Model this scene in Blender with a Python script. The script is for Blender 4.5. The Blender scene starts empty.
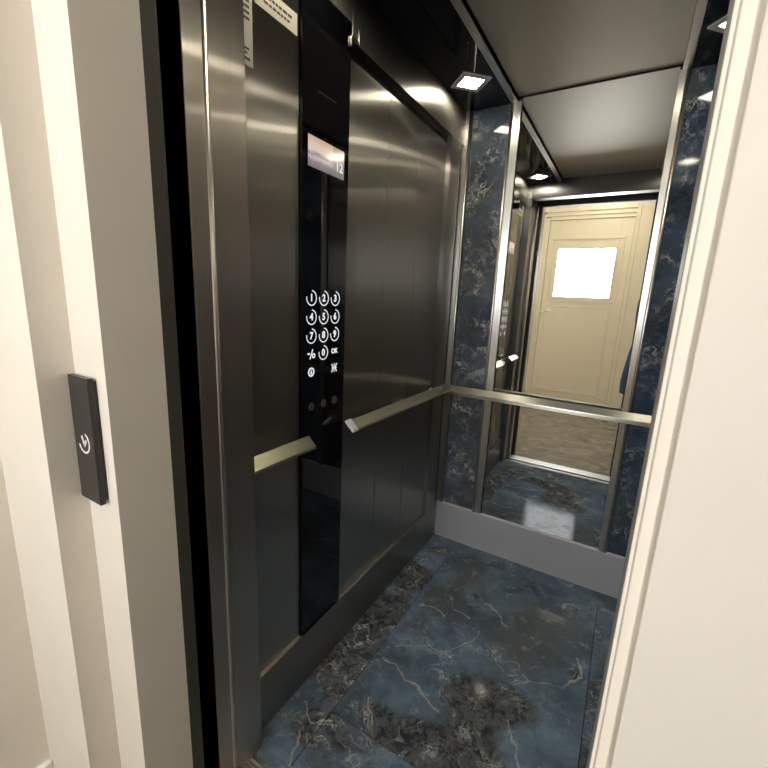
import bpy, bmesh, math, random
from mathutils import Vector, Matrix
random.seed(4)
S = bpy.context.scene
COL = S.collection

# ------------------------------------------------------------------ materials
def new_mat(name):
    m = bpy.data.materials.new(name); m.use_nodes = True
    nt = m.node_tree
    for n in list(nt.nodes): nt.nodes.remove(n)
    out = nt.nodes.new('ShaderNodeOutputMaterial')
    b = nt.nodes.new('ShaderNodeBsdfPrincipled')
    nt.links.new(b.outputs[0], out.inputs[0])
    return m, nt, b
def plain(name, col, rough=.5, metal=0., spec=.5, coat=0.):
    m, nt, b = new_mat(name)
    b.inputs['Base Color'].default_value = (*col, 1); b.inputs['Roughness'].default_value = rough
    b.inputs['Metallic'].default_value = metal; b.inputs['Specular IOR Level'].default_value = spec
    b.inputs['Coat Weight'].default_value = coat
    return m
def emit(name, col, strength):
    m, nt, b = new_mat(name)
    b.inputs['Base Color'].default_value = (.02, .02, .02, 1)
    b.inputs['Emission Color'].default_value = (*col, 1); b.inputs['Emission Strength'].default_value = strength
    return m
def node(nt, typ, **kw):
    n = nt.nodes.new(typ)
    for k, v in kw.items():
        if k.startswith('i_'):
            n.inputs[k[2:].replace('_', ' ')].default_value = v
        else: setattr(n, k, v)
    return n
def math_(nt, op, a, b=None, clamp=False):
    n = nt.nodes.new('ShaderNodeMath'); n.operation = op; n.use_clamp = clamp
    for i, v in enumerate((a, b)):
        if v is None: continue
        if isinstance(v, (int, float)): n.inputs[i].default_value = v
        else: nt.links.new(v, n.inputs[i])
    return n.outputs[0]
def ramp(nt, fac, stops):
    r = nt.nodes.new('ShaderNodeValToRGB')
    el = r.color_ramp.elements
    while len(el) < len(stops): el.new(.5)
    for e, (p, c) in zip(el, stops):
        e.position = p; e.color = c if len(c) == 4 else (*c, 1)
    nt.links.new(fac, r.inputs[0]); return r.outputs[0]
def mix(nt, fac, a, b):
    n = nt.nodes.new('ShaderNodeMix'); n.data_type = 'RGBA'
    if isinstance(fac, (int, float)): n.inputs[0].default_value = fac
    else: nt.links.new(fac, n.inputs[0])
    for i, v in ((6, a), (7, b)):
        if isinstance(v, tuple): n.inputs[i].default_value = (*v, 1) if len(v) == 3 else v
        else: nt.links.new(v, n.inputs[i])
    return n.outputs[2]

def brushed(name, col, rough, tangent, aniso=.9, grain=(1, 1, 1), amount=.12, metal=1., streak=0.):
    """Brushed stainless steel; highlights stretch along `tangent`."""
    m, nt, b = new_mat(name)
    tc = node(nt, 'ShaderNodeTexCoord'); mp = node(nt, 'ShaderNodeMapping')
    mp.inputs['Scale'].default_value = grain
    nt.links.new(tc.outputs['Object'], mp.inputs[0])
    nz = node(nt, 'ShaderNodeTexNoise', i_Scale=1., i_Detail=3., i_Roughness=.6); nt.links.new(mp.outputs[0], nz.inputs['Vector'])
    lo = tuple(c * (1 - amount) for c in col); hi = tuple(min(1, c * (1 + amount)) for c in col)
    nt.links.new(ramp(nt, nz.outputs[0], [(.3, lo), (.7, hi)]), b.inputs['Base Color'])
    b.inputs['Roughness'].default_value = rough
    b.inputs['Metallic'].default_value = metal
    b.inputs['Anisotropic'].default_value = aniso
    cv = node(nt, 'ShaderNodeCombineXYZ'); cv.inputs[0].default_value, cv.inputs[1].default_value, cv.inputs[2].default_value = tangent
    nt.links.new(cv.outputs[0], b.inputs['Tangent'])
    if streak:   # second, sharper lobe of the long brush marks
        g2 = nt.nodes.new('ShaderNodeBsdfAnisotropic'); g2.inputs['Color'].default_value = (*col, 1)
        g2.inputs['Roughness'].default_value = .22; g2.inputs['Anisotropy'].default_value = -.85
        nt.links.new(cv.outputs[0], g2.inputs['Tangent'])
        ms = nt.nodes.new('ShaderNodeMixShader'); ms.inputs[0].default_value = streak
        nt.links.new(b.outputs[0], ms.inputs[1]); nt.links.new(g2.outputs[0], ms.inputs[2])
        nt.links.new(ms.outputs[0], nt.nodes['Material Output'].inputs[0])
    return m

def marble(name, offset=(0, 0, 0), breccia=.5, veins=(), blobs=(), tone=1., blue=(.040, .058, .082), rough=.12, fine=1., spec=.28, curls=0., honed=False, vw=1., greys=()):
    """Polished blue marble: blue ground, black-brown breccia patches, pale curling veins.
    veins: polylines in object space (x,y) ; blobs: (x,y,r) patches of breccia."""
    m, nt, b = new_mat(name)
    tc = node(nt, 'ShaderNodeTexCoord'); mp = node(nt, 'ShaderNodeMapping'); mp.inputs['Location'].default_value = offset
    nt.links.new(tc.outputs['Object'], mp.inputs[0])
    # warp
    w = node(nt, 'ShaderNodeTexNoise', i_Scale=3.2, i_Detail=4., i_Roughness=.6); nt.links.new(mp.outputs[0], w.inputs['Vector'])
    wv = node(nt, 'ShaderNodeVectorMath', operation='SCALE'); nt.links.new(w.outputs['Color'], wv.inputs[0]); wv.inputs['Scale'].default_value = .34
    wa = node(nt, 'ShaderNodeVectorMath', operation='ADD'); nt.links.new(mp.outputs[0], wa.inputs[0]); nt.links.new(wv.outputs[0], wa.inputs[1])
    w2 = node(nt, 'ShaderNodeTexNoise', i_Scale=16., i_Detail=3.); nt.links.new(mp.outputs[0], w2.inputs['Vector'])
    wv2 = node(nt, 'ShaderNodeVectorMath', operation='SCALE'); nt.links.new(w2.outputs['Color'], wv2.inputs[0]); wv2.inputs['Scale'].default_value = .07
    wb = node(nt, 'ShaderNodeVectorMath', operation='ADD'); nt.links.new(wa.outputs[0], wb.inputs[0]); nt.links.new(wv2.outputs[0], wb.inputs[1])
    # ground cloud
    c1 = node(nt, 'ShaderNodeTexNoise', i_Scale=4.2, i_Detail=9., i_Roughness=.66); nt.links.new(wa.outputs[0], c1.inputs['Vector'])
    dk = tuple(c * .34 * tone for c in blue); md = tuple(c * tone for c in blue); lt = tuple((c * 1.55 + .015) * tone for c in blue)
    ground = ramp(nt, c1.outputs[0], [(.33, dk), (.46, tuple(c * .75 for c in md)), (.56, md), (.70, lt)])
    gy = node(nt, 'ShaderNodeTexNoise', i_Scale=3., i_Detail=5., i_Roughness=.6); nt.links.new(wb.outputs[0], gy.inputs['Vector'])
    ground = mix(nt, ramp(nt, gy.outputs[0], [(.50, (0, 0, 0)), (.66, (.8, .8, .8))]), ground, tuple(c * tone for c in (.075, .078, .074)))
    sx = node(nt, 'ShaderNodeSeparateXYZ'); nt.links.new(tc.outputs['Object'], sx.inputs[0])
    def bump_at(bx, by, br):
        dx = math_(nt, 'SUBTRACT', sx.outputs[0], bx); dy = math_(nt, 'SUBTRACT', sx.outputs[1], by)
        d = math_(nt, 'SQRT', math_(nt, 'ADD', math_(nt, 'MULTIPLY', dx, dx), math_(nt, 'MULTIPLY', dy, dy)))
        return math_(nt, 'SUBTRACT', 1., math_(nt, 'DIVIDE', d, br), True)
    for (bx, by, br) in greys:
        ground = mix(nt, math_(nt, 'MULTIPLY', math_(nt, 'MULTIPLY', bump_at(bx, by, br), c1.outputs[0]), 1.7, True), ground, (.095, .105, .108))
    # breccia mask, ragged at its rim
    bm = node(nt, 'ShaderNodeTexNoise', i_Scale=3.4, i_Detail=8., i_Roughness=.72); nt.links.new(wa.outputs[0], bm.inputs['Vector'])
    mask = math_(nt, 'SUBTRACT', bm.outputs[0], .64 - .20 * breccia)
    for (bx, by, br) in blobs:
        dx = math_(nt, 'SUBTRACT', sx.outputs[0], bx); dy = math_(nt, 'SUBTRACT', sx.outputs[1], by)
        d = math_(nt, 'SQRT', math_(nt, 'ADD', math_(nt, 'MULTIPLY', dx, dx), math_(nt, 'MULTIPLY', dy, dy)))
        q = math_(nt, 'MULTIPLY', math_(nt, 'SUBTRACT', 1., math_(nt, 'DIVIDE', d, br), True), .36)
        mask = math_(nt, 'ADD', mask, q)
    mk = ramp(nt, math_(nt, 'MULTIPLY', mask, 4.), [(.04, (0, 0, 0)), (.62, (.86, .86, .86))])
    n4 = node(nt, 'ShaderNodeTexNoise', i_Scale=24. * fine, i_Detail=8., i_Roughness=.75); nt.links.new(wb.outputs[0], n4.inputs['Vector'])
    brc = ramp(nt, n4.outputs[0], [(.34, (.008, .011, .013)), (.45, (.040, .041, .041)), (.53, (.11, .105, .098)), (.60, (.085, .11, .125)), (.68, (.30, .27, .24))])
    col = mix(nt, mk, ground, brc)
    # pale curling flecks and fine veins
    def ridge(scale, width, vec, detail=2.):
        n = node(nt, 'ShaderNodeTexNoise', i_Scale=scale, i_Detail=detail, i_Roughness=.55); nt.links.new(vec, n.inputs['Vector'])
        a = math_(nt, 'ABSOLUTE', math_(nt, 'SUBTRACT', n.outputs[0], .5))
        return math_(nt, 'SUBTRACT', 1., math_(nt, 'DIVIDE', a, width), True)
    fade = node(nt, 'ShaderNodeTexNoise', i_Scale=9., i_Detail=5., i_Roughness=.65); nt.links.new(mp.outputs[0], fade.inputs['Vector'])
    fd = ramp(nt, fade.outputs[0], [(.46, (0, 0, 0)), (.64, (1, 1, 1))])
    r1 = math_(nt, 'MULTIPLY', ridge(15. * fine, .022 * vw, wb.outputs[0], 3.), math_(nt, 'MULTIPLY', fd, math_(nt, 'ADD', math_(nt, 'MULTIPLY', mk, .5 + .5 * curls), .16 + .5 * curls)))
    r2 = math_(nt, 'MULTIPLY', ridge(2.8, .0055 * vw, wb.outputs[0], 3.), math_(nt, 'ADD', math_(nt, 'MULTIPLY', fd, .7), .05))
    r3 = math_(nt, 'MULTIPLY', ridge(6.5, .010 * vw, wb.outputs[0], 4.), math_(nt, 'MULTIPLY', fd, .55))
    pale = math_(nt, 'MAXIMUM', math_(nt, 'MAXIMUM', r1, r2), r3)
    # single long veins
    jx = math_(nt, 'ADD', sx.outputs[0], math_(nt, 'MULTIPLY', math_(nt, 'SUBTRACT', w2.outputs[0], .5), .05))
    w3 = node(nt, 'ShaderNodeTexNoise', i_Scale=19., i_Detail=3.); nt.links.new(tc.outputs['Object'], w3.inputs['Vector'])
    jy = math_(nt, 'ADD', sx.outputs[1], math_(nt, 'MULTIPLY', math_(nt, 'SUBTRACT', w3.outputs[0], .5), .06))
    for pts, wd in veins:
        dmin = None
        for (x0, y0), (x1, y1) in zip(pts, pts[1:]):
            ex, ey = x1 - x0, y1 - y0; L2 = ex * ex + ey * ey
            px = math_(nt, 'SUBTRACT', jx, x0); py = math_(nt, 'SUBTRACT', jy, y0)
            t = math_(nt, 'ADD', math_(nt, 'MULTIPLY', px, ex / L2), math_(nt, 'MULTIPLY', py, ey / L2), True)
            qx = math_(nt, 'SUBTRACT', px, math_(nt, 'MULTIPLY', t, ex)); qy = math_(nt, 'SUBTRACT', py, math_(nt, 'MULTIPLY', t, ey))
            d = math_(nt, 'SQRT', math_(nt, 'ADD', math_(nt, 'MULTIPLY', qx, qx), math_(nt, 'MULTIPLY', qy, qy)))
            dmin = d if dmin is None else math_(nt, 'MINIMUM', dmin, d)
        vv = math_(nt, 'SUBTRACT', 1., math_(nt, 'DIVIDE', dmin, wd), True)
        pale = math_(nt, 'MAXIMUM', pale, math_(nt, 'MULTIPLY', vv, math_(nt, 'ADD', w2.outputs[0], .35), True))
    vc = ramp(nt, fade.outputs[0], [(.42, (.36, .31, .25)), (.62, (.52, .53, .50))])
    col = mix(nt, pale, col, vc)
    nt.links.new(col, b.inputs['Base Color'])
    b.inputs['Roughness'].default_value = rough
    b.inputs['Specular IOR Level'].default_value = spec
    if honed:   # half-polished tile: weak, mottled gloss over a matt body
        b.inputs['Specular IOR Level'].default_value = 0.; b.inputs['Roughness'].default_value = .8
        gl = nt.nodes.new('ShaderNodeBsdfGlossy'); gl.inputs['Roughness'].default_value = rough
        fr = node(nt, 'ShaderNodeFresnel', i_IOR=1.45)
        sp = node(nt, 'ShaderNodeTexNoise', i_Scale=38., i_Detail=4., i_Roughness=.7); nt.links.new(wb.outputs[0], sp.inputs['Vector'])
        k = math_(nt, 'MULTIPLY', math_(nt, 'ADD', math_(nt, 'MULTIPLY', fr.outputs[0], .16), .006), ramp(nt, sp.outputs[0], [(.35, (.35, .35, .35)), (.65, (1., 1., 1.))]))
        ms = nt.nodes.new('ShaderNodeMixShader'); nt.links.new(k, ms.inputs[0]); nt.links.new(b.outputs[0], ms.inputs[1]); nt.links.new(gl.outputs[0], ms.inputs[2])
        nt.links.new(ms.outputs[0], nt.nodes['Material Output'].inputs[0])
    return m

def paint(name, col, rough=.55, bump=.02):
    m, nt, b = new_mat(name)
    tc = node(nt, 'ShaderNodeTexCoord')
    nz = node(nt, 'ShaderNodeTexNoise', i_Scale=9., i_Detail=4.); nt.links.new(tc.outputs['Object'], nz.inputs['Vector'])
    nt.links.new(ramp(nt, nz.outputs[0], [(.3, tuple(c * .97 for c in col)), (.7, col)]), b.inputs['Base Color'])
    b.inputs['Roughness'].default_value = rough
    n2 = node(nt, 'ShaderNodeTexNoise', i_Scale=60., i_Detail=3.); nt.links.new(tc.outputs['Object'], n2.inputs['Vector'])
    bp = node(nt, 'ShaderNodeBump', i_Strength=bump * 10, i_Distance=.002); nt.links.new(n2.outputs[0], bp.inputs['Height'])
    nt.links.new(bp.outputs[0], b.inputs['Normal'])
    return m

STEEL = (.50, .475, .43)
G_V = (700, 700, 3)          # vertical grain
M = {}
M['steel_side'] = brushed('brushed steel side wall', (.47, .45, .42), .30, (0, 1, 0), .9, (900, 900, 2.), .02, 1., .5)
M['steel_front'] = brushed('brushed steel across', (.20, .20, .205), .30, (1, 0, 0), .8, (420, 300, 2.5), .10)
M['steel_ceiling'] = brushed('brushed steel ceiling', (.46, .415, .335), .48, (1, 0, 0), .3, (3, 420, 300), .03, .6)
M['steel_trim'] = brushed('bright steel trim', (.78, .76, .72), .32, (1, 0, 0), .6, (420, 300, 2.5), .05)
M['steel_kick'] = brushed('satin steel kick plate', (.53, .53, .575), .44, (1, 0, 0), .3, (3, 300, 420), .05, .35)
M['rail'] = brushed('brushed rail steel', (.56, .55, .40), .30, (1, 0, -1), .9, (40, 40, 420), .06)
M['rail_back'] = brushed('brushed rail steel across', (.46, .455, .40), .34, (0, 1, 1), .85, (420, 40, 40), .06)
M['steel_back'] = brushed('brushed steel door back', (.46, .48, .50), .30, (1, 0, 0), .6, (420, 300, 2.5), .06)
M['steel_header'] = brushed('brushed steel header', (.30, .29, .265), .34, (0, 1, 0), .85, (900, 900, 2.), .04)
M['bead'] = plain('bright rounded steel edge', (.76, .72, .67), .34, 1.)
M['steel_post'] = brushed('brushed steel door post', (.56, .52, .475), .36, (0, 1, 0), .8, (300, 420, 2.5), .04, 1., .35)
M['alu'] = plain('sill aluminium', (.55, .55, .54), .38, 1.)
M['black_glass'] = plain('black glass', (.004, .004, .005), .03, 0., .5)
M['black_gloss'] = plain('black gloss ceiling', (.005, .006, .008), .06, 0., .5)
M['black_matt'] = plain('black matt', (.006, .006, .006), .8, 0., .2)
M['slot'] = plain('shadow slot steel', (.03, .03, .03), .45, .3)
M['frame_green'] = plain('dark olive frame paint', (.058, .058, .046), .5)
M['frame_grey'] = plain('grey frame edge', (.20, .195, .19), .45)
M['mirror'] = plain('mirror silver', (.86, .875, .86), .0, 1.)
M['cream'] = paint('cream wall paint', (.815, .757, .672))
M['door_cream'] = paint('cream door lacquer', (.88, .79, .59), .35, .004)
M['ceiling_white'] = paint('landing ceiling paint', (.8, .77, .70))
M['white_base'] = plain('white skirting', (.85, .84, .80), .4)
M['led'] = emit('led lens', (1., .90, .70), 62.)
M['led_frame'] = plain('satin lamp frame', (.62, .61, .57), .45)
M['window'] = emit('daylit frosted pane', (.955, .98, 1.), 30.)
M['lamp'] = emit('fill lamp shade', (1., .90, .74), 12.)  # warm glow of the added landing fill light
M['glyph'] = emit('lit glyph', (.92, .96, 1.), .85)
M['plate'] = plain('charcoal plate', (.035, .034, .032), .33, .2)
M['plate_dark'] = plain('dark plate box', (.018, .015, .015), .45)
M['print_white'] = plain('white print', (.85, .85, .83), .5)
M['paper'] = plain('sticker paper', (.62, .60, .50), .5)
M['ink'] = plain('sticker ink', (.05, .05, .05), .6)
M['key_steel'] = plain('key switch steel', (.42, .38, .33), .38, 1.)
M['tape'] = plain('white end tape', (.85, .85, .87), .4)
M['chrome'] = plain('chrome', (.75, .74, .72), .15, 1.)
M['skin'] = plain('skin', (.52, .32, .23), .5)
M['blue_cloth'] = paint('blue jacket cloth', (.03, .07, .19), .8, .05)
M['dark_cloth'] = paint('dark trouser cloth', (.03, .03, .04), .85, .05)
M['shoe'] = plain('shoe leather', (.02, .018, .016), .4)
M['hair'] = plain('dark hair', (.018, .012, .009), .6)
M['eye'] = plain('eye white', (.8, .8, .78), .2)
M['phone'] = plain('phone body', (.20, .185, .175), .3)

# ------------------------------------------------------------------ mesh helpers
class MB:
    def __init__(s): s.bm = bmesh.new(); s.mi = 0
    def _tag(s, faces):
        for f in faces: f.material_index = s.mi
    def box(s, x0, x1, y0, y1, z0, z1, bev=0., seg=2):
        b = bmesh.new(); bmesh.ops.create_cube(b, size=1)
        for v in b.verts:
            v.co = Vector((x0 + (v.co.x + .5) * (x1 - x0), y0 + (v.co.y + .5) * (y1 - y0), z0 + (v.co.z + .5) * (z1 - z0)))
        if bev: bmesh.ops.bevel(b, geom=list(b.edges), offset=bev, segments=seg, affect='EDGES', profile=.6)
        s._merge(b); return s
    def _merge(s, b, mtx=None):
        if mtx is not None: bmesh.ops.transform(b, matrix=mtx, verts=b.verts)
        mp = {}
        for v in b.verts: mp[v] = s.bm.verts.new(v.co)
        for f in b.faces:
            try:
                nf = s.bm.faces.new([mp[v] for v in f.verts]); nf.material_index = s.mi; nf.smooth = f.smooth
            except ValueError: pass
        b.free()
    def prism(s, pts, axis, a0, a1, bev=0.):
        """polygon `pts` in the plane normal to axis, extruded from a0 to a1"""
        b = bmesh.new()
        def mk(p, a):
            u, v = p
            return {'x': Vector((a, u, v)), 'y': Vector((u, a, v)), 'z': Vector((u, v, a))}[axis]
        A = [b.verts.new(mk(p, a0)) for p in pts]; B = [b.verts.new(mk(p, a1)) for p in pts]
        n = len(pts)
        b.faces.new(A); b.faces.new(B[::-1])
        for i in range(n): b.faces.new([A[i], B[i], B[(i + 1) % n], A[(i + 1) % n]])
        bmesh.ops.recalc_face_normals(b, faces=b.faces)
        if bev: bmesh.ops.bevel(b, geom=list(b.edges), offset=bev, segments=2, affect='EDGES', profile=.6)
        s._merge(b); return s
    def disc(s, c, axis, r, t, n=32, bev=0.):
        b = bmesh.new()
        bmesh.ops.create_cone(b, cap_ends=True, segments=n, radius1=r, radius2=r, depth=t)
        if bev: bmesh.ops.bevel(b, geom=[e for e in b.edges if len(e.link_faces) == 2 and e.calc_face_angle(0) > .5], offset=bev, segments=2, affect='EDGES')
        R = {'z': Matrix.Identity(3), 'x': Matrix.Rotation(math.pi / 2, 3, 'Y'), 'y': Matrix.Rotation(-math.pi / 2, 3, 'X')}[axis]
        s._merge(b, Matrix.Translation(c) @ R.to_4x4()); return s
    def tube(s, pts, r, n=10):
        pts = [Vector(p) for p in pts]; rings = []
        rr = r if isinstance(r, (list, tuple)) else [r] * len(pts)
        b = bmesh.new()
        for i, p in enumerate(pts):
            d = (pts[min(i + 1, len(pts) - 1)] - pts[max(i - 1, 0)]).normalized()
            a = d.orthogonal().normalized() if not rings else (pa - d * pa.dot(d)).normalized()
            pa = a; c = d.cross(a)
            rings.append([b.verts.new(p + rr[i] * (math.cos(2 * math.pi * k / n) * a + math.sin(2 * math.pi * k / n) * c)) for k in range(n)])
        for A, B in zip(rings, rings[1:]):
            for k in range(n):
                f = b.faces.new([A[k], A[(k + 1) % n], B[(k + 1) % n], B[k]]); f.smooth = True
        b.faces.new(rings[0][::-1]); b.faces.new(rings[-1])
        bmesh.ops.recalc_face_normals(b, faces=b.faces)
        s._merge(b); return s
    def build(s, name, mats, parent=None, loc=None, smooth=False):
        me = bpy.data.meshes.new(name)
        if loc is not None: bmesh.ops.translate(s.bm, vec=-Vector(loc), verts=s.bm.verts)
        if smooth:
            for f in s.bm.faces: f.smooth = True
        s.bm.to_mesh(me); s.bm.free()
        for m in (mats if isinstance(mats, (list, tuple)) else [mats]): me.materials.append(M[m] if isinstance(m, str) else m)
        o = bpy.data.objects.new(name, me); COL.objects.link(o)
        if parent is not None: o.parent = parent
        elif loc is not None: o.location = loc
        return o
def structure(o): o['kind'] = 'structure'; return o
def tag(o, label, cat, group=None):
    o['label'] = label; o['category'] = cat
    if group: o['group'] = group
    return o
def thing(name, loc, label, cat, group=None):
    o = bpy.data.objects.new(name, None); COL.objects.link(o); o.location = loc; o.empty_display_size = .05
    return tag(o, label, cat, group)
def copy_thing(root, loc, label):
    r = root.copy(); COL.objects.link(r); r.location = loc; r['label'] = label
    for ch in list(root.children):
        c = ch.copy(); COL.objects.link(c); c.parent = r
        for g in list(ch.children):
            d = g.copy(); COL.objects.link(d); d.parent = c
    return r

# ------------------------------------------------------------------ dimensions (metres)
W, D, ZS, ZC = 1.055, 1.25, 2.145, 2.165      # lift car: width, back wall, ceiling at sides, ceiling in the middle
YF = -.105                                    # front edge of the car floor
XA, XB, XC, XD, XE, XF = .0366, .2102, .2560, .8104, .844, 1.018
ZK = .2075
XL, XR = .08, .8185                           # landing opening
LX0, LX1, LY0, LZ = -.75, 1.75, -2.25, 2.58   # landing room

# ------------------------------------------------------------------ car floor
FB = (.115, .165, .222)
floor_main = marble('blue marble floor', (0, 0, 0), .10, tone=1.05, blue=FB, rough=.08, honed=True, curls=.12, vw=1.4,
    veins=[(((.186, .387), (.243, .375), (.325, .35), (.37, .344), (.436, .302)), .0058),
           (((.225, .225), (.279, .159)), .0034), (((.175, .703), (.23, .716), (.29, .695)), .0055),
           (((.317, .753), (.39, .749)), .0055), (((.42, .86), (.48, .849), (.536, .782)), .0046),
           (((.798, .785), (.823, .708), (.77, .627)), .0060), (((.64, .40), (.657, .361), (.71, .27)), .0040), (((.20, .45), (.305, .524), (.40, .53)), .0026),
           (((.36, .52), (.42, .60), (.45, .70)), .0024), (((.62, .55), (.70, .60), (.77, .62)), .0020)],
    blobs=[(.555, .43, .17), (.66, .47, .13), (.47, .42, .09), (.55, .28, .14), (.46, .18, .17), (.37, .16, .11), (.26, .2, .07), (.365, .887, .035), (.80, .70, .06), (.66, .25, .10), (.30, .15, .1)],
    greys=[(.665, .90, .20), (.30, 1.02, .16), (.60, .70, .16)])
floor_edge = marble('blue marble floor border', (3.1, 1.7, 0), .85, tone=1.05, blue=FB, rough=.08, honed=True, curls=.6, vw=1.5,
    veins=[(((.03, 1.08), (.09, 1.10), (.12, 1.14)), .004), (((.05, .10), (.12, .06), (.17, .10)), .004), (((.10, .02), (.15, -.06), (.2, -.1)), .004)],
    blobs=[(.07, .55, .16), (.08, .30, .16), (.08, .85, .12), (.12, .05, .07)])
floor_back = marble('blue marble floor back border', (7.3, 2.9, 0), .2, tone=1., blue=FB, rough=.08, honed=True)
m = MB(); g = .0012
m.mi = 0; m.box(.15 + g, .844 - g, .125 + g, 1.14 - g, -.02, 0)
m.mi = 1; m.box(-.03, .15 - g, YF, 1.14 - g, -.02, 0); m.box(.15 + g, .844 - g, YF, .125 - g, -.02, 0); m.box(.844 + g, W + .02, YF, 1.14 - g, -.02, 0)
m.mi = 2; m.box(-.03, W + .02, 1.14 + g, D + .005, -.02, 0)
m.mi = 3; m.box(-.03, W + .02, YF, D + .005, -.05, -.003)
structure(m.build('floor', [floor_main, floor_edge, floor_back, 'black_matt']))

# ------------------------------------------------------------------ back wall of the car
structure(MB().box(-.10, W + .10, D + .006, D + .05, -.05, 2.30).build('wall_back', 'slot'))
k = MB(); k.prism([(D - .012, 0), (D + .006, 0), (D + .006, ZK), (D, ZK), (D - .012, ZK - .006)], 'x', 0, W)
structure(k.build('baseboard_back', 'steel_kick'))
def trim_bar(n, x0, x1, bead_left):
    q = MB(); q.box(x0, x1, D - .012, D + .006, ZK, ZS, .0012)
    bx = x0 + .006 if bead_left else x1 - .006
    q.mi = 1
    q.prism([(bx + .0065 * math.cos(a), D - .012 + .0065 * math.sin(a)) for a in [i * math.pi / 8 for i in range(16)]], 'z', ZK, ZS)
    q.mi = 0
    for f in q.bm.faces: f.smooth = f.material_index == 1 and len(f.verts) == 4
    return structure(q.build('trim_%d' % n, ['steel_trim', 'bead']))
trim_bar(1, .0, XA, False); trim_bar(2, XB, XC, True); trim_bar(3, XD, XE, False); trim_bar(4, XF, W, True)
p1 = marble('blue marble cladding', (.4, 5.2, 3.3), .55, tone=1.15, blue=(.066, .084, .108), rough=.06, spec=.3, fine=.9, curls=1., vw=1.9)
p2 = marble('blue marble cladding darker', (9.1, 4.2, 6.6), .35, tone=1.05, blue=(.045, .068, .10), rough=.06, spec=.3, curls=.6, vw=1.5)
a = MB().box(XA, XB, D, D + .006, ZK, ZS).build('marble_panel', p1)
tag(a, 'veined blue marble wall strip left of the tall mirror, in the far left corner', 'wall panel', 'marble strips beside the mirror')
b = MB().box(XE, XF, D, D + .006, ZK, ZS).build('marble_panel', p2)
tag(b, 'dark blue marble wall strip right of the tall mirror, beside the cream jamb', 'wall panel', 'marble strips beside the mirror')
mi = MB().box(XC, XD, D, D + .006, ZK, ZC).build('wall_mirror', 'mirror')
tag(mi, 'tall frameless mirror on the lift back wall reflecting the cream door', 'mirror')

# ------------------------------------------------------------------ left wall of the car
PX, FX = -.006, .008
wl = MB().box(-.06, -.03, -.06, D + .006, -.05, 2.30).build('wall_left', 'slot'); structure(wl)
def panel(y0, y1, z0=.18, z1=1.965):
    return MB().box(-.03, PX, y0 + .0008, y1 - .0008, z0, z1, .0008, 1).build('panel', 'steel_side', wl)
panel(-.058, .143, .18, 2.0); panel(.345, .585); panel(.585, .825); panel(.825, 1.10)
s_ = MB(); s_.prism([(PX, .18), (-.03, .18), (-.03, 0), (FX, 0), (FX, .1885), (FX - .001, .190), (PX, .1905)], 'y', -.058, D - .012)
s_.build('skirting', 'steel_side', wl)
st = MB(); st.prism([(-.03, 1.085), (PX, 1.075), (FX - .002, 1.092), (FX, 1.098), (FX, D - .04), (-.02, D - .034), (-.02, D), (-.03, D)], 'z', .19, 2.0)
st.build('stile', 'steel_side', wl)
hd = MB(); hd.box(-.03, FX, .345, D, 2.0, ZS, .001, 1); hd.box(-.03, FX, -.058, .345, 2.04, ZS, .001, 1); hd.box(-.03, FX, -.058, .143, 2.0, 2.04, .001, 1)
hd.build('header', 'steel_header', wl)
# right wall, out of the picture behind the jamb
wr = MB().box(W + .006, W + .05, -.06, D + .006, -.05, 2.30).build('wall_right', 'slot'); structure(wr)
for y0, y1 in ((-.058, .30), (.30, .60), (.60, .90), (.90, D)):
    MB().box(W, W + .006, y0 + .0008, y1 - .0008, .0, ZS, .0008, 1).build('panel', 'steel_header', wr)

# ------------------------------------------------------------------ car ceiling
c = MB()
c.mi = 0; c.box(XB + .028, XE - .026, -.14, D, ZC, ZC + .04)
c.mi = 1; c.box(-.06, XB, -.14, D + .006, ZS, ZS + .06); c.box(XE, W + .05, -.14, D + .006, ZS, ZS + .06)
structure(c.build('ceiling', ['steel_ceiling', 'black_gloss']))
for i, (x0, x1) in enumerate(((XB, XB + .028), (XE - .026, XE))):
    structure(MB().box(x0, x1, -.14, D, ZS - .002, ZC + .02, .001, 1).build('trim_%d' % (5 + i), 'steel_trim'))

structure(MB().box(XB + .028, XE - .026, D - .004, D - .0005, ZC - .004, ZC).build('trim_13', 'black_matt'))

# ------------------------------------------------------------------ recessed diamond downlights
def downlight(loc, label):
    t = thing('recessed_downlight', loc, label, 'ceiling light', 'square downlights in the lift ceiling')
    f = MB(); o, i = .084, .056
    for k in range(4):
        a0, a1 = k * math.pi / 2, (k + 1) * math.pi / 2
        P = lambda r, a: (r * math.cos(a), r * math.sin(a))
        f.prism([P(o, a0), P(o, a1), P(i, a1), P(i, a0)], 'z', -.005, 0)
    f.build('frame', 'led_frame', t)
    l = MB(); l.prism([(.056 * math.cos(k * math.pi / 2), .056 * math.sin(k * math.pi / 2)) for k in range(4)], 'z', -.003, 0)
    l.build('lens', 'led', t)
    return t
dl = downlight((.112, .998, ZS), 'lit square downlight in the black ceiling strip above the left marble strip')
copy_thing(dl, (.943, .998, ZS), 'lit square downlight in the black ceiling strip right, half hidden by the cream jamb')
copy_thing(dl, (.112, .12, ZS), 'lit square downlight near the doorway, left side, seen only in the mirror')
copy_thing(dl, (.943, .12, ZS), 'lit square downlight near the doorway, right side, seen only as a glint in marble')

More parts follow.
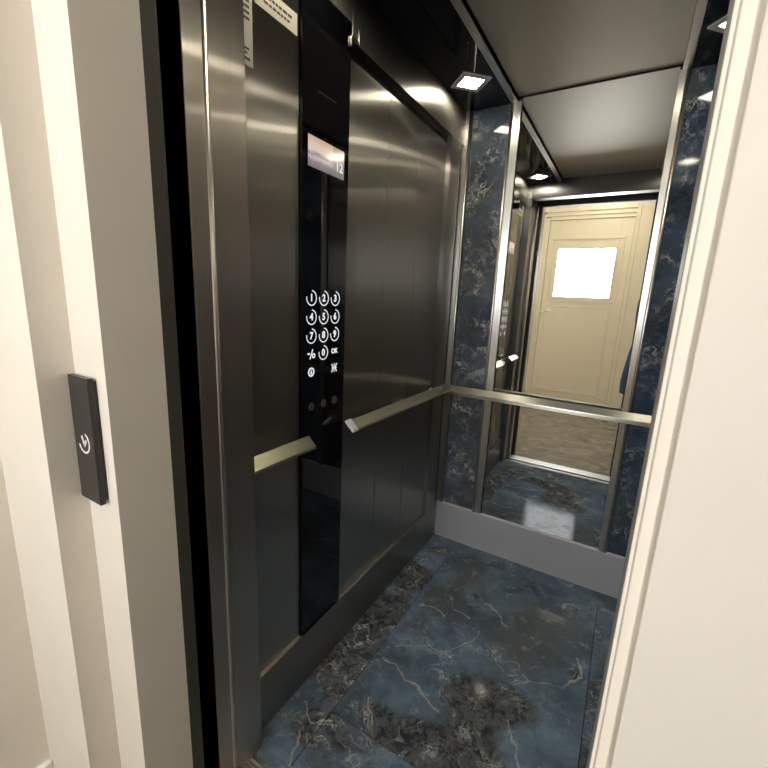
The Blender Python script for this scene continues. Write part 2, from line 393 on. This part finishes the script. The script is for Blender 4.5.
# ------------------------------------------------------------------ handrails
def rail_profile(lip=.014): return [(.036, .900), (.040, .901), (.066, .876), (.067, .872), (.067, .872 - lip), (.063, .871 - lip), (.061, .8705), (.034, .895)]
def bracket_left(y, par, loc, name='bracket'):
    q = MB(); q.tube([(PX, y, .862), (.03, y, .862), (.048, y, .872), (.052, y, .884)], .006, 8)
    q.disc((PX + .002, y, .862), 'x', .016, .006, 20, .001)
    return q.build(name, 'rail', par, loc)
def left_rail(y0, y1, label, brk, tape=False):
    loc = (PX, (y0 + y1) / 2, .862)
    t = thing('handrail', loc, label, 'handrail', 'steel handrails in the lift')
    q = MB(); q.prism(rail_profile(.004), 'y', y0, y1)
    for v in q.bm.verts: v.co.z -= .010 * v.co.y
    if not tape:
        for v in q.bm.verts:
            if v.co.y < y0 + .001: v.co.y -= (v.co.x - .036) * .8
    q.build('bar', 'rail', t, loc)
    for y in brk: bracket_left(y, t, loc)
    if tape:
        e = MB(); e.prism([(.035, .9005), (.0402, .902), (.0668, .877), (.068, .872), (.068, .866), (.063, .865), (.060, .869), (.033, .894)], 'y', y0 - .002, y0 + .022)
        o = e.build('end_cap', 'tape', t, loc); o['label'] = 'white taped end'
left_rail(-.066, .134, 'short steel handrail on the left wall between door post and black control panel', (-.02, .075))
left_rail(.32, 1.180, 'long steel handrail on the left wall, white taped end beside the control panel', (.40, .78, 1.08), True)
loc = (W / 2, D, .862)
t = thing('handrail', loc, 'steel handrail crossing the mirror and both marble strips on the back wall', 'handrail', 'steel handrails in the lift')
MB().prism([(D - d + .003, z - .026) for d, z in rail_profile()], 'x', .036, W - .036).build('bar', 'rail_back', t, loc)
for x in (.227, .827):
    q = MB(); q.tube([(x, D - .006, .832), (x, D - .03, .832), (x, D - .048, .842), (x, D - .052, .858)], .006, 8); q.disc((x, D - .009, .832), 'y', .015, .006, 20, .001)
    q.build('bracket', 'rail', t, loc)

# ------------------------------------------------------------------ control panel
CX = .005
loc = (PX, .244, .19)
cop = thing('control_panel', loc, 'tall black glass lift control panel with keypad and small screen', 'control panel')
MB().box(-.028, CX, .1438, .3442, .197, 2.04, .0015).build('glass_panel', 'black_glass', cop, loc)
MB().box(CX - .001, CX + .0004, .205, .281, 1.8170, 1.8205).build('speaker_slot', 'slot', cop, loc)
# screen with procedural picture
sm, nt, bs = new_mat('display picture')
tc = node(nt, 'ShaderNodeTexCoord'); sx = node(nt, 'ShaderNodeSeparateXYZ'); nt.links.new(tc.outputs['Generated'], sx.inputs[0])
nz = node(nt, 'ShaderNodeTexNoise', i_Scale=5., i_Detail=4.); nt.links.new(tc.outputs['Generated'], nz.inputs['Vector'])
zz = math_(nt, 'ADD', sx.outputs[2], math_(nt, 'MULTIPLY', math_(nt, 'SUBTRACT', nz.outputs[0], .5), .25))
pic = ramp(nt, zz, [(.0, (.18, .17, .18)), (.22, (.26, .22, .22)), (.36, (.55, .48, .48)), (.44, (.30, .24, .25)), (.56, (.72, .58, .54)), (.75, (.74, .55, .44)), (1., (.62, .40, .25))])
pic = mix(nt, math_(nt, 'MULTIPLY', math_(nt, 'GREATER_THAN', sx.outputs[1], .66), .6), pic, (.22, .24, .16))
nt.links.new(pic, bs.inputs['Emission Color']); bs.inputs['Emission Strength'].default_value = .95
bs.inputs['Base Color'].default_value = (.01, .01, .01, 1); bs.inputs['Roughness'].default_value = .1
scr = MB().box(CX - .001, CX + .0008, .165, .321, 1.631, 1.707).build('display_screen', sm, cop, loc)
scr['label'] = 'lit colour screen'

def text_mesh(s, size, bold=0.):
    cu = bpy.data.curves.new('t', 'FONT'); cu.body = s; cu.size = size; cu.align_x = 'CENTER'; cu.align_y = 'CENTER'
    cu.extrude = .0004; cu.offset = bold; cu.resolution_u = 3
    o = bpy.data.objects.new('t', cu); COL.objects.link(o)
    bpy.context.view_layer.update()
    me = bpy.data.meshes.new_from_object(o.evaluated_get(bpy.context.evaluated_depsgraph_get()))
    bpy.data.objects.remove(o); bpy.data.curves.remove(cu)
    return me
def to_bm(me, mtx):
    b = bmesh.new(); b.from_mesh(me); bmesh.ops.transform(b, matrix=mtx, verts=b.verts); bpy.data.meshes.remove(me); return b
# frame on the left wall (facing +x): glyph x -> +y, glyph y -> +z
def wall_mtx(x, y, z): return Matrix(((0, 0, 1, x), (1, 0, 0, y), (0, 1, 0, z), (0, 0, 0, 1)))
# frame facing -y: glyph x -> +x, glyph y -> +z
def face_mtx(x, y, z): return Matrix(((1, 0, 0, x), (0, 0, -1, y), (0, 1, 0, z), (0, 0, 0, 1)))
def add_text(mb, s, size, mtx, bold=.0): mb._merge(to_bm(text_mesh(s, size, bold), mtx))
def add_arc(mb, r, w, a0, a1, mtx, n=28, t=.0004):
    b = bmesh.new(); rows = []
    for i in range(n + 1):
        a = math.radians(a0 + (a1 - a0) * i / n)
        rows.append([b.verts.new((q * math.cos(a), q * math.sin(a), zz)) for q, zz in ((r - w / 2, 0), (r + w / 2, 0), (r + w / 2, t), (r - w / 2, t))])
    for A, B in zip(rows, rows[1:]):
        for k in range(4): b.faces.new([A[k], B[k], B[(k + 1) % 4], A[(k + 1) % 4]])
    b.faces.new(rows[0][::-1]); b.faces.new(rows[-1])
    mb._merge(b, mtx)
def add_bar(mb, p, q, w, mtx, t=.0004):
    p, q = Vector((*p, 0)), Vector((*q, 0)); d = (q - p).normalized(); n = Vector((-d.y, d.x, 0)) * w / 2
    b = bmesh.new()
    A = [b.verts.new(v) for v in (p - n, q - n, q + n, p + n)]; B = [b.verts.new(v.co + Vector((0, 0, t))) for v in A]
    b.faces.new(A[::-1]); b.faces.new(B)
    for k in range(4): b.faces.new([A[k], A[(k + 1) % 4], B[(k + 1) % 4], B[k]])
    mb._merge(b, mtx)
cols_y = (.182, .237, .291); rows_z = (1.290, 1.236, 1.182, 1.129, 1.076)
GX = CX + .0002
keys = ['1', '2', '3', '4', '5', '6', '7', '8', '9']
def key(y, z, draw):
    mtx = wall_mtx(GX, y, z); q = MB(); draw(q, mtx)
    o = q.build('key', 'glyph', cop, loc); return o
def ringed(s):
    def d(q, mtx):
        add_text(q, s, .028, mtx, .0010); add_arc(q, .0205, .0031, -190, 85, mtx)
    return d
for i, s in enumerate(keys): key(cols_y[i % 3], rows_z[i // 3], ringed(s))
key(cols_y[1], rows_z[3], ringed('0'))
def k_sub(q, mtx):
    add_bar(q, (-.017, .002), (-.006, .002), .0045, mtx); add_bar(q, (-.006, -.014), (.006, .014), .0042, mtx)
    add_arc(q, .0055, .004, 0, 360, mtx @ Matrix.Translation((.010, -.005, 0)))
key(cols_y[0], rows_z[3], k_sub)
key(cols_y[2], rows_z[3], lambda q, mtx: add_text(q, 'OK', .021, mtx, .0008))
def k_bell(q, mtx):
    add_arc(q, .0115, .005, 0, 360, mtx); add_bar(q, (0, -.007), (0, .006), .0035, mtx); add_bar(q, (-.005, -.002), (.005, -.002), .003, mtx)
key(cols_y[0], rows_z[4], k_bell)
def k_door(q, mtx):
    add_bar(q, (0, -.014), (0, .014), .003, mtx)
    for s in (-1, 1):
        add_bar(q, (s * .013, .013), (s * .004, 0), .004, mtx); add_bar(q, (s * .013, -.013), (s * .004, 0), .004, mtx); add_bar(q, (s * .004, 0), (s * .012, 0), .003, mtx)
key(cols_y[2], rows_z[4], k_door)
def floor_read(q, mtx):
    add_text(q, '12', .034, mtx @ Matrix.Translation((0, -.014, 0)), .0006)
    add_bar(q, (-.009, .022), (0, .012), .004, mtx); add_bar(q, (.009, .022), (0, .012), .004, mtx)
q = MB(); floor_read(q, wall_mtx(CX + .0009, .298, 1.672)); fr = q.build('floor_readout', 'glyph', scr, None)
fr.parent = scr
for v in fr.data.vertices: v.co -= Vector(loc)
for i, y in enumerate((.183, .240, .295)):
    q = MB(); q.disc((CX + .0008, y, .970), 'x', .0125, .003, 28, .0006)
    o = q.build('key_switch', 'key_steel', cop, loc)
    q = MB(); q.box(CX + .0020, CX + .0026, y - .0015, y + .0015, .963, .977); q.build('key_slot', 'ink', o, loc)

# latch under the header above the control panel
l = MB(); l.box(FX - .002, FX + .003, .337, .341, 1.982, 2.008, .0006); l.box(FX - .002, FX + .003, .376, .380, 2.004, 2.042, .0006); l.box(FX - .002, FX + .002, .3405, .377, 2.004, 2.009, .0005)
tag(l.build('panel_latch', 'chrome'), 'small steel latch under the header at the top right of the control panel', 'latch')

# stickers on the front left panel
s = MB(); s.mi = 0; s.box(PX - .0005, PX + .0004, -.048, -.004, 1.782, 2.0); s.mi = 1
for (y0, y1, z0, z1) in ((-.040, -.012, 1.792, 1.797), (-.040, -.020, 1.803, 1.807), (-.036, -.014, 1.812, 1.816)):
    s.box(PX, PX + .0007, y0, y1, z0, z1)
for r in range(5): s.box(PX, PX + .0007, -.040 + .003 * (r % 2), -.012, 1.868 + r * .011, 1.8735 + r * .011)
o = s.build('notice_sticker', ['paper', 'ink']); tag(o, 'narrow upright white notice sticker on steel beside the door post', 'sticker', 'stickers on the front panel')
s = MB(); s.mi = 0; s.box(PX - .0005, PX + .0004, .004, .137, 1.912, 1.958); s.mi = 1
for (y0, y1, z0, z1) in ((.022, .118, 1.938, 1.944), (.030, .112, 1.926, 1.931)):
    y = y0
    while y < y1:
        w = random.uniform(.006, .015); s.box(PX, PX + .0007, y, min(y + w, y1), z0, z1); y += w + .003
o = s.build('notice_sticker', ['paper', 'ink']); tag(o, 'wide white notice sticker at top of steel panel beside black control panel', 'sticker', 'stickers on the front panel')

# ------------------------------------------------------------------ doorway: car post, sliding door, sills, dark frame
q = MB(); q.box(-.06, .04, -.1765, -.067, -.02, ZC + .05, .002); q.mi = 1; q.box(-.055, .0395, -.068, -.0662, -.02, ZC + .05, .0005, 1); structure(q.build('trim_7', ['steel_post', 'steel_back']))
q = MB(); q.mi = 1
q.prism([(.0575 + .0088 * math.cos(a), -.1785 + .0088 * math.sin(a)) for a in [i * math.pi / 8 for i in range(16)]], 'z', 0, 2.05)
for f in q.bm.faces: f.smooth = len(f.verts) == 4
q.mi = 0; q.box(-.55, .064, -.224, -.178, .002, 2.05, .002); q.mi = 2; q.box(-.54, .0635, -.179, -.177, .004, 2.05, .0005, 1)
o = structure(q.build('door_2', ['steel_post', 'bead', 'steel_back']))
structure(MB().box(.862, W + .05, -.140, -.058, -.02, ZC + .05, .002).build('trim_8', 'steel_front'))
structure(MB().box(.042, .86, -.140, -.058, 2.045, ZC + .05, .002).build('trim_9', 'steel_front'))
structure(MB().box(-.57, -.555, -.274, -.140, -.05, 2.6).build('wall_shaft', 'black_matt'))
structure(MB().box(XR + .07, XR + .10, -.274, -.142, -.05, 2.6).build('wall_shaft_right', 'black_matt'))
q = MB(); q.box(-.555, .0, -.274, -.266, 0, 2.6); q.box(-.555, -.06, -.15, -.140, 0, 2.6); q.box(-.555, XR + .07, -.274, -.142, 2.10, 2.6); structure(q.build('wall_shaft_top', 'black_matt'))
q = MB()
for y0, y1 in ((-.137, -.128), (-.123, -.118), (-.113, YF)): q.box(.03, XR + .02, y0, y1, -.02, -.001, .0008, 1)
q.box(.03, XR + .02, -.137, YF, -.03, -.008); structure(q.build('trim_10', 'alu'))
q = MB()
for y0, y1 in ((-.262, -.240), (-.233, -.205), (-.198, -.166)): q.box(.03, XR + .02, y0, y1, -.02, 0, .0008, 1)
q.box(.03, XR + .02, -.262, -.166, -.03, -.008); structure(q.build('trim_11', 'alu'))
q = MB(); q.box(0, XL, -.305, -.275, 0, 2.10, .002); q.box(XR + .001, XR + .08, -.305, -.275, 0, 2.10, .002); q.box(XL, XR, -.305, -.275, 2.03, 2.10, .002)
structure(q.build('trim_12', 'frame_green'))
structure(MB().box(.8174, .904, -.339, -.306, 0, 2.04, .0006, 1).build('trim_14', 'frame_grey'))

# ------------------------------------------------------------------ landing
q = MB()
q.prism([(.0, -.303), (XL, -.303), (XL, -.402), (-.023, -.402), (-.023, -.457), (-.243, -.457), (-.243, -.62), (LX0, -.62), (LX0 - .1, -.62), (LX0 - .1, -.303)], 'z', 0, LZ)
R = [(.8180, -.3394), (.8185, -.3405), (.8205, -.3405), (.8208, -.341), (.8208, -.3540), (.8213, -.3547), (.8286, -.3547), (.8292, -.3553), (.8292, -.3905), (.8300, -.3915), (LX1 + .1, -.3915), (LX1 + .1, -.303), (.905, -.303), (.905, -.3394)]
q.prism(R, 'z', 0, LZ)
q.box(XL, .8175, -.34, -.303, 2.04, LZ); q.box(XL, .85, -.402, -.34, 2.08, LZ); q.box(-.023, .85, -.457, -.402, 2.15, LZ)
o = structure(q.build('wall_entrance', 'cream'))
structure(MB().box(LX0 - .1, LX0, LY0 - .1, -.62, 0, LZ).build('wall_landing_left', 'cream'))
structure(MB().box(LX1, LX1 + .1, LY0 - .1, -.3915, 0, LZ).build('wall_landing_right', 'cream'))
q = MB(); q.box(LX0 - .1, -.345, LY0 - .1, LY0, 0, LZ); q.box(1.05, LX1 + .1, LY0 - .1, LY0, 0, LZ); q.box(-.345, 1.05, LY0 - .1, LY0, 2.40, LZ)
structure(q.build('wall_landing_back', 'cream'))
structure(MB().box(LX0 - .1, LX1 + .1, LY0 - .1, -.26, LZ, LZ + .1).build('ceiling_landing', 'ceiling_white'))
lf, nt, bs = new_mat('brown veined landing floor')
tc = node(nt, 'ShaderNodeTexCoord'); n1 = node(nt, 'ShaderNodeTexNoise', i_Scale=6., i_Detail=8., i_Roughness=.65, i_Distortion=1.2)
mp = node(nt, 'ShaderNodeMapping'); mp.inputs['Scale'].default_value = (1., 1.5, 1); nt.links.new(tc.outputs['Object'], mp.inputs[0]); nt.links.new(mp.outputs[0], n1.inputs['Vector'])
nt.links.new(ramp(nt, n1.outputs[0], [(.30, (.07, .06, .05)), (.44, (.17, .14, .105)), (.56, (.22, .19, .15)), (.66, (.30, .26, .21)), (.74, (.46, .42, .36))]), bs.inputs['Base Color'])
bs.inputs['Roughness'].default_value = .18
structure(MB().box(LX0 - .1, LX1 + .1, LY0 - .1, -.262, -.05, 0).build('floor_landing', lf))
# skirting along the left pier
q = MB(); q.box(-.243, -.226, -.62, -.457, 0, .203, .005); structure(q.build('baseboard_left', 'white_base'))

lp_ = thing('fill_lamp', (.45, -1.85, LZ), 'added round fill lamp on the landing ceiling, unseen, above and behind the viewer', 'ceiling light')  # unseen lamp added to brighten the landing door and doorway
q = MB(); q.disc((0, 0, -.012), 'z', .17, .024, 40, .003); q.build('base', 'white_base', lp_)
q = MB(); q.disc((0, 0, -.045), 'z', .155, .045, 40, .012); q.build('shade', 'lamp', lp_)
# landing door opposite the lift
DY = LY0
dr = MB()
dr.box(-.345, -.30, DY - .08, DY + .022, 0, 2.41, .004); dr.box(-.30, -.262, DY - .08, DY + .004, 0, 2.35, .003); dr.box(-.262, -.215, DY - .08, DY - .012, 0, 2.31, .003)
dr.box(.672, .715, DY - .08, DY + .010, 0, 2.40, .004); dr.box(.7155, 1.05, DY - .08, DY + .004, 0, 2.40, .004)
dr.box(-.30, .672, DY - .08, DY + .022, 2.365, 2.41, .004); dr.box(-.262, .672, DY - .08, DY + .004, 2.32, 2.365, .003); dr.box(-.215, .672, DY - .08, DY - .012, 2.28, 2.32, .003)
door = structure(dr.build('door_1', 'door_cream'))
lf_ = MB(); y0, y1 = DY - .075, DY - .030
lf_.box(-.213, -.105, y0, y1, .003, 2.278, .003); lf_.box(.545, .670, y0, y1, .003, 2.278, .003)
lf_.box(-.105, .545, y0, y1, 1.97, 2.278); lf_.box(-.105, .545, y0, y1, 1.285, 1.375); lf_.box(-.105, .545, y0, y1, .003, 1.285)
lf_.build('leaf', 'door_cream', door)
def molding(x0, x1, z0, z1, w, y, h, name):
    q = MB()
    q.box(x0, x1, y, y + h, z1 - w, z1, min(h * .4, .003)); q.box(x0, x1, y, y + h, z0, z0 + w, min(h * .4, .003))
    q.box(x0, x0 + w, y, y + h, z0 + w, z1 - w, min(h * .4, .003)); q.box(x1 - w, x1, y, y + h, z0 + w, z1 - w, min(h * .4, .003))
    q.build(name, 'door_cream', door)
molding(-.175, .605, 1.335, 2.085, .03, DY - .031, .012, 'molding'); molding(-.105, .545, 1.375, 1.97, .02, DY - .05, .028, 'molding')
molding(-.165, .560, .215, 1.285, .018, DY - .031, .009, 'molding')
q = MB(); q.box(-.150, .545, DY - .0305, DY - .026, .235, 1.265, .002); q.build('panel', 'door_cream', door)
structure(MB().box(-.105, .545, DY - .06, DY - .045, 1.375, 1.97).build('window_1', 'window', None))
q = MB(); q.disc((-.185, DY - .026, 1.21), 'y', .022, .010, 24, .002); q.tube([(-.185, DY - .026, 1.21), (-.185, DY + .02, 1.21), (-.17, DY + .03, 1.21), (-.06, DY + .03, 1.208)], .008, 10)
q.build('handle', 'chrome', door)

# call plate beside the opening
loc = (.0175, -.402, .925)
cp = thing('call_button_panel', loc, 'slim charcoal lift call panel on the stepped white jamb at the left', 'call panel')
MB().box(-.008, .049, -.4075, -.4015, .934, 1.146, .001).build('back_box', 'plate_dark', cp, loc)
MB().box(-.016, .051, -.4165, -.4073, .928, 1.152, .0012).build('face_plate', 'plate', cp, loc)
q = MB(); mt = face_mtx(.0175, -.4166, 1.036)
add_arc(q, .0175, .0034, -165, 70, mt)
add_bar(q, (-.006, .012), (.001, -.0065), .005, mt); add_bar(q, (.008, .006), (.000, -.0065), .005, mt)
o = q.build('arrow_symbol', 'print_white', cp, loc); o['label'] = 'white down arrow in an open ring'

# ------------------------------------------------------------------ camera
CP = Vector((.7898086, -.72590219, 1.30321803)); YAW, PITCH, ROLL, FPX = -0.532100, -0.211244, 0.043822, 408.4312
fw = Vector((math.sin(YAW) * math.cos(PITCH), math.cos(YAW) * math.cos(PITCH), math.sin(PITCH)))
rt = fw.cross(Vector((0, 0, 1))).normalized(); up = rt.cross(fw)
rt, up = math.cos(ROLL) * rt + math.sin(ROLL) * up, -math.sin(ROLL) * rt + math.cos(ROLL) * up
cam = bpy.data.cameras.new('camera'); co = bpy.data.objects.new('camera', cam); COL.objects.link(co)
cam.sensor_width = 36; cam.lens = 36 * FPX / 768; cam.clip_start = .01
co.matrix_world = Matrix(((rt.x, up.x, -fw.x, CP.x), (rt.y, up.y, -fw.y, CP.y), (rt.z, up.z, -fw.z, CP.z), (0, 0, 0, 1)))
S.camera = co

# ------------------------------------------------------------------ the photographer, a sliver of whom shows in the mirror
def L(a, b, c): return CP + a * rt + b * up + (c - .06) * fw
pb = MB(); pb.box(-.012, .136, -.056, .016, -.020, -.0115, .003)
pb.disc((.004, .002, -.0110), 'z', .006, .001, 16)
for v in pb.bm.verts: v.co = L(*v.co)
ph = pb.build('mobile_phone', 'phone'); tag(ph, 'dark mobile phone held up to the doorway by the photographer', 'phone')
me = bpy.data.meshes.new('person')
PB = Vector((1.048, -.90, 0))
V = []; Rr = []; Ed = []
def add(p, r, par=None):
    V.append(Vector(p)); Rr.append(r if isinstance(r, tuple) else (r, r))
    if par is not None: Ed.append((par, len(V) - 1))
    return len(V) - 1
x, y = PB.x, PB.y
pel = add((x, y, .93), (.15, .11)); sp = add((x, y, 1.12), (.135, .10), pel); ch = add((x, y - .005, 1.32), (.155, .11), sp)
nb = add((x, y + .0, 1.455), (.07, .065), ch); nk = add((x - .005, y + .012, 1.53), .052, nb)
h1 = add((x - .012, y + .03, 1.585), (.062, .072), nk); h2 = add((x - .016, y + .032, 1.65), (.076, .092), h1); h3 = add((x - .016, y + .025, 1.71), (.066, .08), h2)
rs = add((x + .165, y + .02, 1.405), .058, ch); re = add((x + .20, y + .10, 1.15), .043, rs)
W0 = L(.215, -.055, -.03); rw = add(W0, .028, re)
pm = add(L(.168, -.030, -.014), (.030, .018), rw)
for i, b_ in enumerate((.012, -.008, -.028, -.046)):
    l_ = (.105, .098, .103, .112)[i]
    k0 = add(L(.150, b_, -.007), .009, pm); k1 = add(L(.138, b_, .000), .0085, k0); k2 = add(L(.138 - (.138 - l_) * .55, b_ - .001, -.0025), .008, k1); add(L(l_, b_ - .002, -.003), .0068, k2)
t0 = add(L(.158, -.010, -.026), .011, pm); t1 = add(L(.138, -.006, -.031), .0095, t0); add(L(.112, -.010, -.030), .008, t1)
ls = add((x - .165, y - .03, 1.405), .058, ch); le = add((x - .175, y - .10, 1.15), .043, ls); lw = add((x - .13, y - .0, .97), .030, le)
lp = add((x - .115, y + .03, .90), (.034, .018), lw)
for i in range(4):
    k0 = add((x - .14 + .018 * i, y + .045, .855), .009, lp); add((x - .138 + .017 * i, y + .045, .825 - .008 * (i in (1, 2))), .0075, k0)
t0 = add((x - .085, y + .06, .885), .010, lp); add((x - .075, y + .062, .855), .0085, t0)
for s in (-1, 1):
    hp = add((x + s * .095, y, .86), (.095, .10), pel); kn = add((x + s * .10, y + .015, .49), (.06, .062), hp); an = add((x + s * .105, y - .02, .10), .04, kn)
    hl = add((x + s * .105, y - .01, .055), .040, an); add((x + s * .115, y + .10, .035), (.042, .028), hl)
me.from_pydata(V, Ed, [])
body = bpy.data.objects.new('person_src', me); COL.objects.link(body)
md = body.modifiers.new('skin', 'SKIN'); md.use_smooth_shade = True
sv = me.skin_vertices[0].data
for i, r in enumerate(Rr): sv[i].radius = r; sv[i].use_root = (i == pel)
ss = body.modifiers.new('sub', 'SUBSURF'); ss.levels = 2; ss.render_levels = 2
bpy.context.view_layer.update()
bme = bpy.data.meshes.new_from_object(body.evaluated_get(bpy.context.evaluated_depsgraph_get()))
bpy.data.objects.remove(body)
bme.name = 'person'
bme.materials.clear()
for n in ('skin', 'dark_cloth', 'shoe', 'blue_cloth'): bme.materials.append(M[n])
for f in bme.polygons:
    c_ = f.center; f.material_index = 0
    if c_.z < .098: f.material_index = 2
    elif c_.z < 1.0 and abs(c_.x - x) < .25 and not (c_.x < x - .06 and c_.y > y + .03 and c_.z > .80): f.material_index = 1
    elif c_.z < 1.462 and (c_ - V[rw]).length > .17 and (c_ - V[lw]).length > .10: f.material_index = 3
    f.use_smooth = True
dz = min(v.co.z for v in bme.vertices)
person = bpy.data.objects.new('person', bme); COL.objects.link(person); person.location.z = -dz
tag(person, 'person in a long blue jacket holding up a phone, a blue sliver in the mirror', 'person')
# jacket: lofted shell and sleeves
jb = bmesh.new(); rows = []
for z, hx, hy, cx, cy in ((.565, .258, .175, 0, 0), (.68, .266, .176, -.004, 0), (.80, .255, .172, 0, 0), (.93, .243, .165, 0, 0), (1.10, .205, .15, 0, 0), (1.26, .195, .15, 0, 0), (1.38, .19, .135, 0, 0), (1.44, .13, .10, 0, 0), (1.485, .075, .075, 0, .005)):
    rows.append([jb.verts.new((x + cx + hx * (1 + .015 * math.sin(7 * a + z * 9)) * math.cos(a), y + cy + hy * math.sin(a), z)) for a in [i * math.pi / 16 for i in range(32)]])
for A, B in zip(rows, rows[1:]):
    for i in range(32): jb.faces.new([A[i], A[(i + 1) % 32], B[(i + 1) % 32], B[i]]).smooth = True
jk = MB(); jk._merge(jb)
jk.tube([V[rs] + Vector((-.05, 0, .0)), V[rs], V[rs].lerp(V[re], .5), V[re], V[re].lerp(V[rw], .5), V[re].lerp(V[rw], .9)], [.08, .078, .064, .06, .05, .042], 18)
jk.tube([V[ls] + Vector((.05, 0, 0)), V[ls], V[ls].lerp(V[le], .5), V[le], V[le].lerp(V[lw], .6), V[lw]], [.08, .078, .064, .058, .05, .046], 18)
j = jk.build('jacket', 'blue_cloth', person); j.location.z = 0
sm_ = j.modifiers.new('sub', 'SUBSURF'); sm_.levels = 1; sm_.render_levels = 1
# hair, eyes, nose, mouth, ears
hc = Vector((x - .016, y + .03, 1.655))
b = bmesh.new(); bmesh.ops.create_uvsphere(b, u_segments=28, v_segments=18, radius=1)
for v in list(b.verts):
    if v.co.z < -.15 and v.co.y > -.35 or (v.co.y > .55 and v.co.z < .45) or v.co.z < -.62: b.verts.remove(v)
for v in b.verts: v.co = hc + Vector((v.co.x * .086, v.co.y * .102 - .006, v.co.z * .088 + .018))
for f in b.faces: f.smooth = True
q = MB(); q._merge(b); q.build('hair', 'hair', person)
for s in (-1, 1):
    b = bmesh.new(); bmesh.ops.create_uvsphere(b, u_segments=14, v_segments=10, radius=.0115)
    q = MB(); q._merge(b, Matrix.Translation(hc + Vector((s * .031, .077, -.012)))); o = q.build('eye', 'eye', person)
    b = bmesh.new(); bmesh.ops.create_uvsphere(b, u_segments=12, v_segments=8, radius=1)
    q = MB(); q._merge(b, Matrix.Translation(hc + Vector((s * .079, -.005, -.02))) @ Matrix.Diagonal((.009, .019, .031, 1))); q.build('ear', 'skin', person)
b = bmesh.new(); bmesh.ops.create_cone(b, segments=10, radius1=.016, radius2=.007, depth=.045, cap_ends=True)
q = MB(); q._merge(b, Matrix.Translation(hc + Vector((0, .095, -.03)))); q.build('nose', 'skin', person, smooth=True)
b = bmesh.new(); bmesh.ops.create_uvsphere(b, u_segments=14, v_segments=8, radius=1)
q = MB(); q._merge(b, Matrix.Translation(hc + Vector((0, .084, -.072))) @ Matrix.Diagonal((.024, .008, .007, 1))); q.build('mouth', plain('lip', (.38, .16, .14), .45), person, smooth=True)

# ------------------------------------------------------------------ world, view
w = bpy.data.worlds.new('world'); S.world = w; w.use_nodes = True
w.node_tree.nodes['Background'].inputs[0].default_value = (.5, .6, .75, 1); w.node_tree.nodes['Background'].inputs[1].default_value = .0
S.view_settings.view_transform = 'Standard'; S.view_settings.look = 'None'; S.view_settings.gamma = 1; S.view_settings.exposure = 0
S.cycles.max_bounces = 12; S.cycles.diffuse_bounces = 5; S.cycles.glossy_bounces = 10
S.cycles.sample_clamp_indirect = 6.; S.cycles.blur_glossy = .3
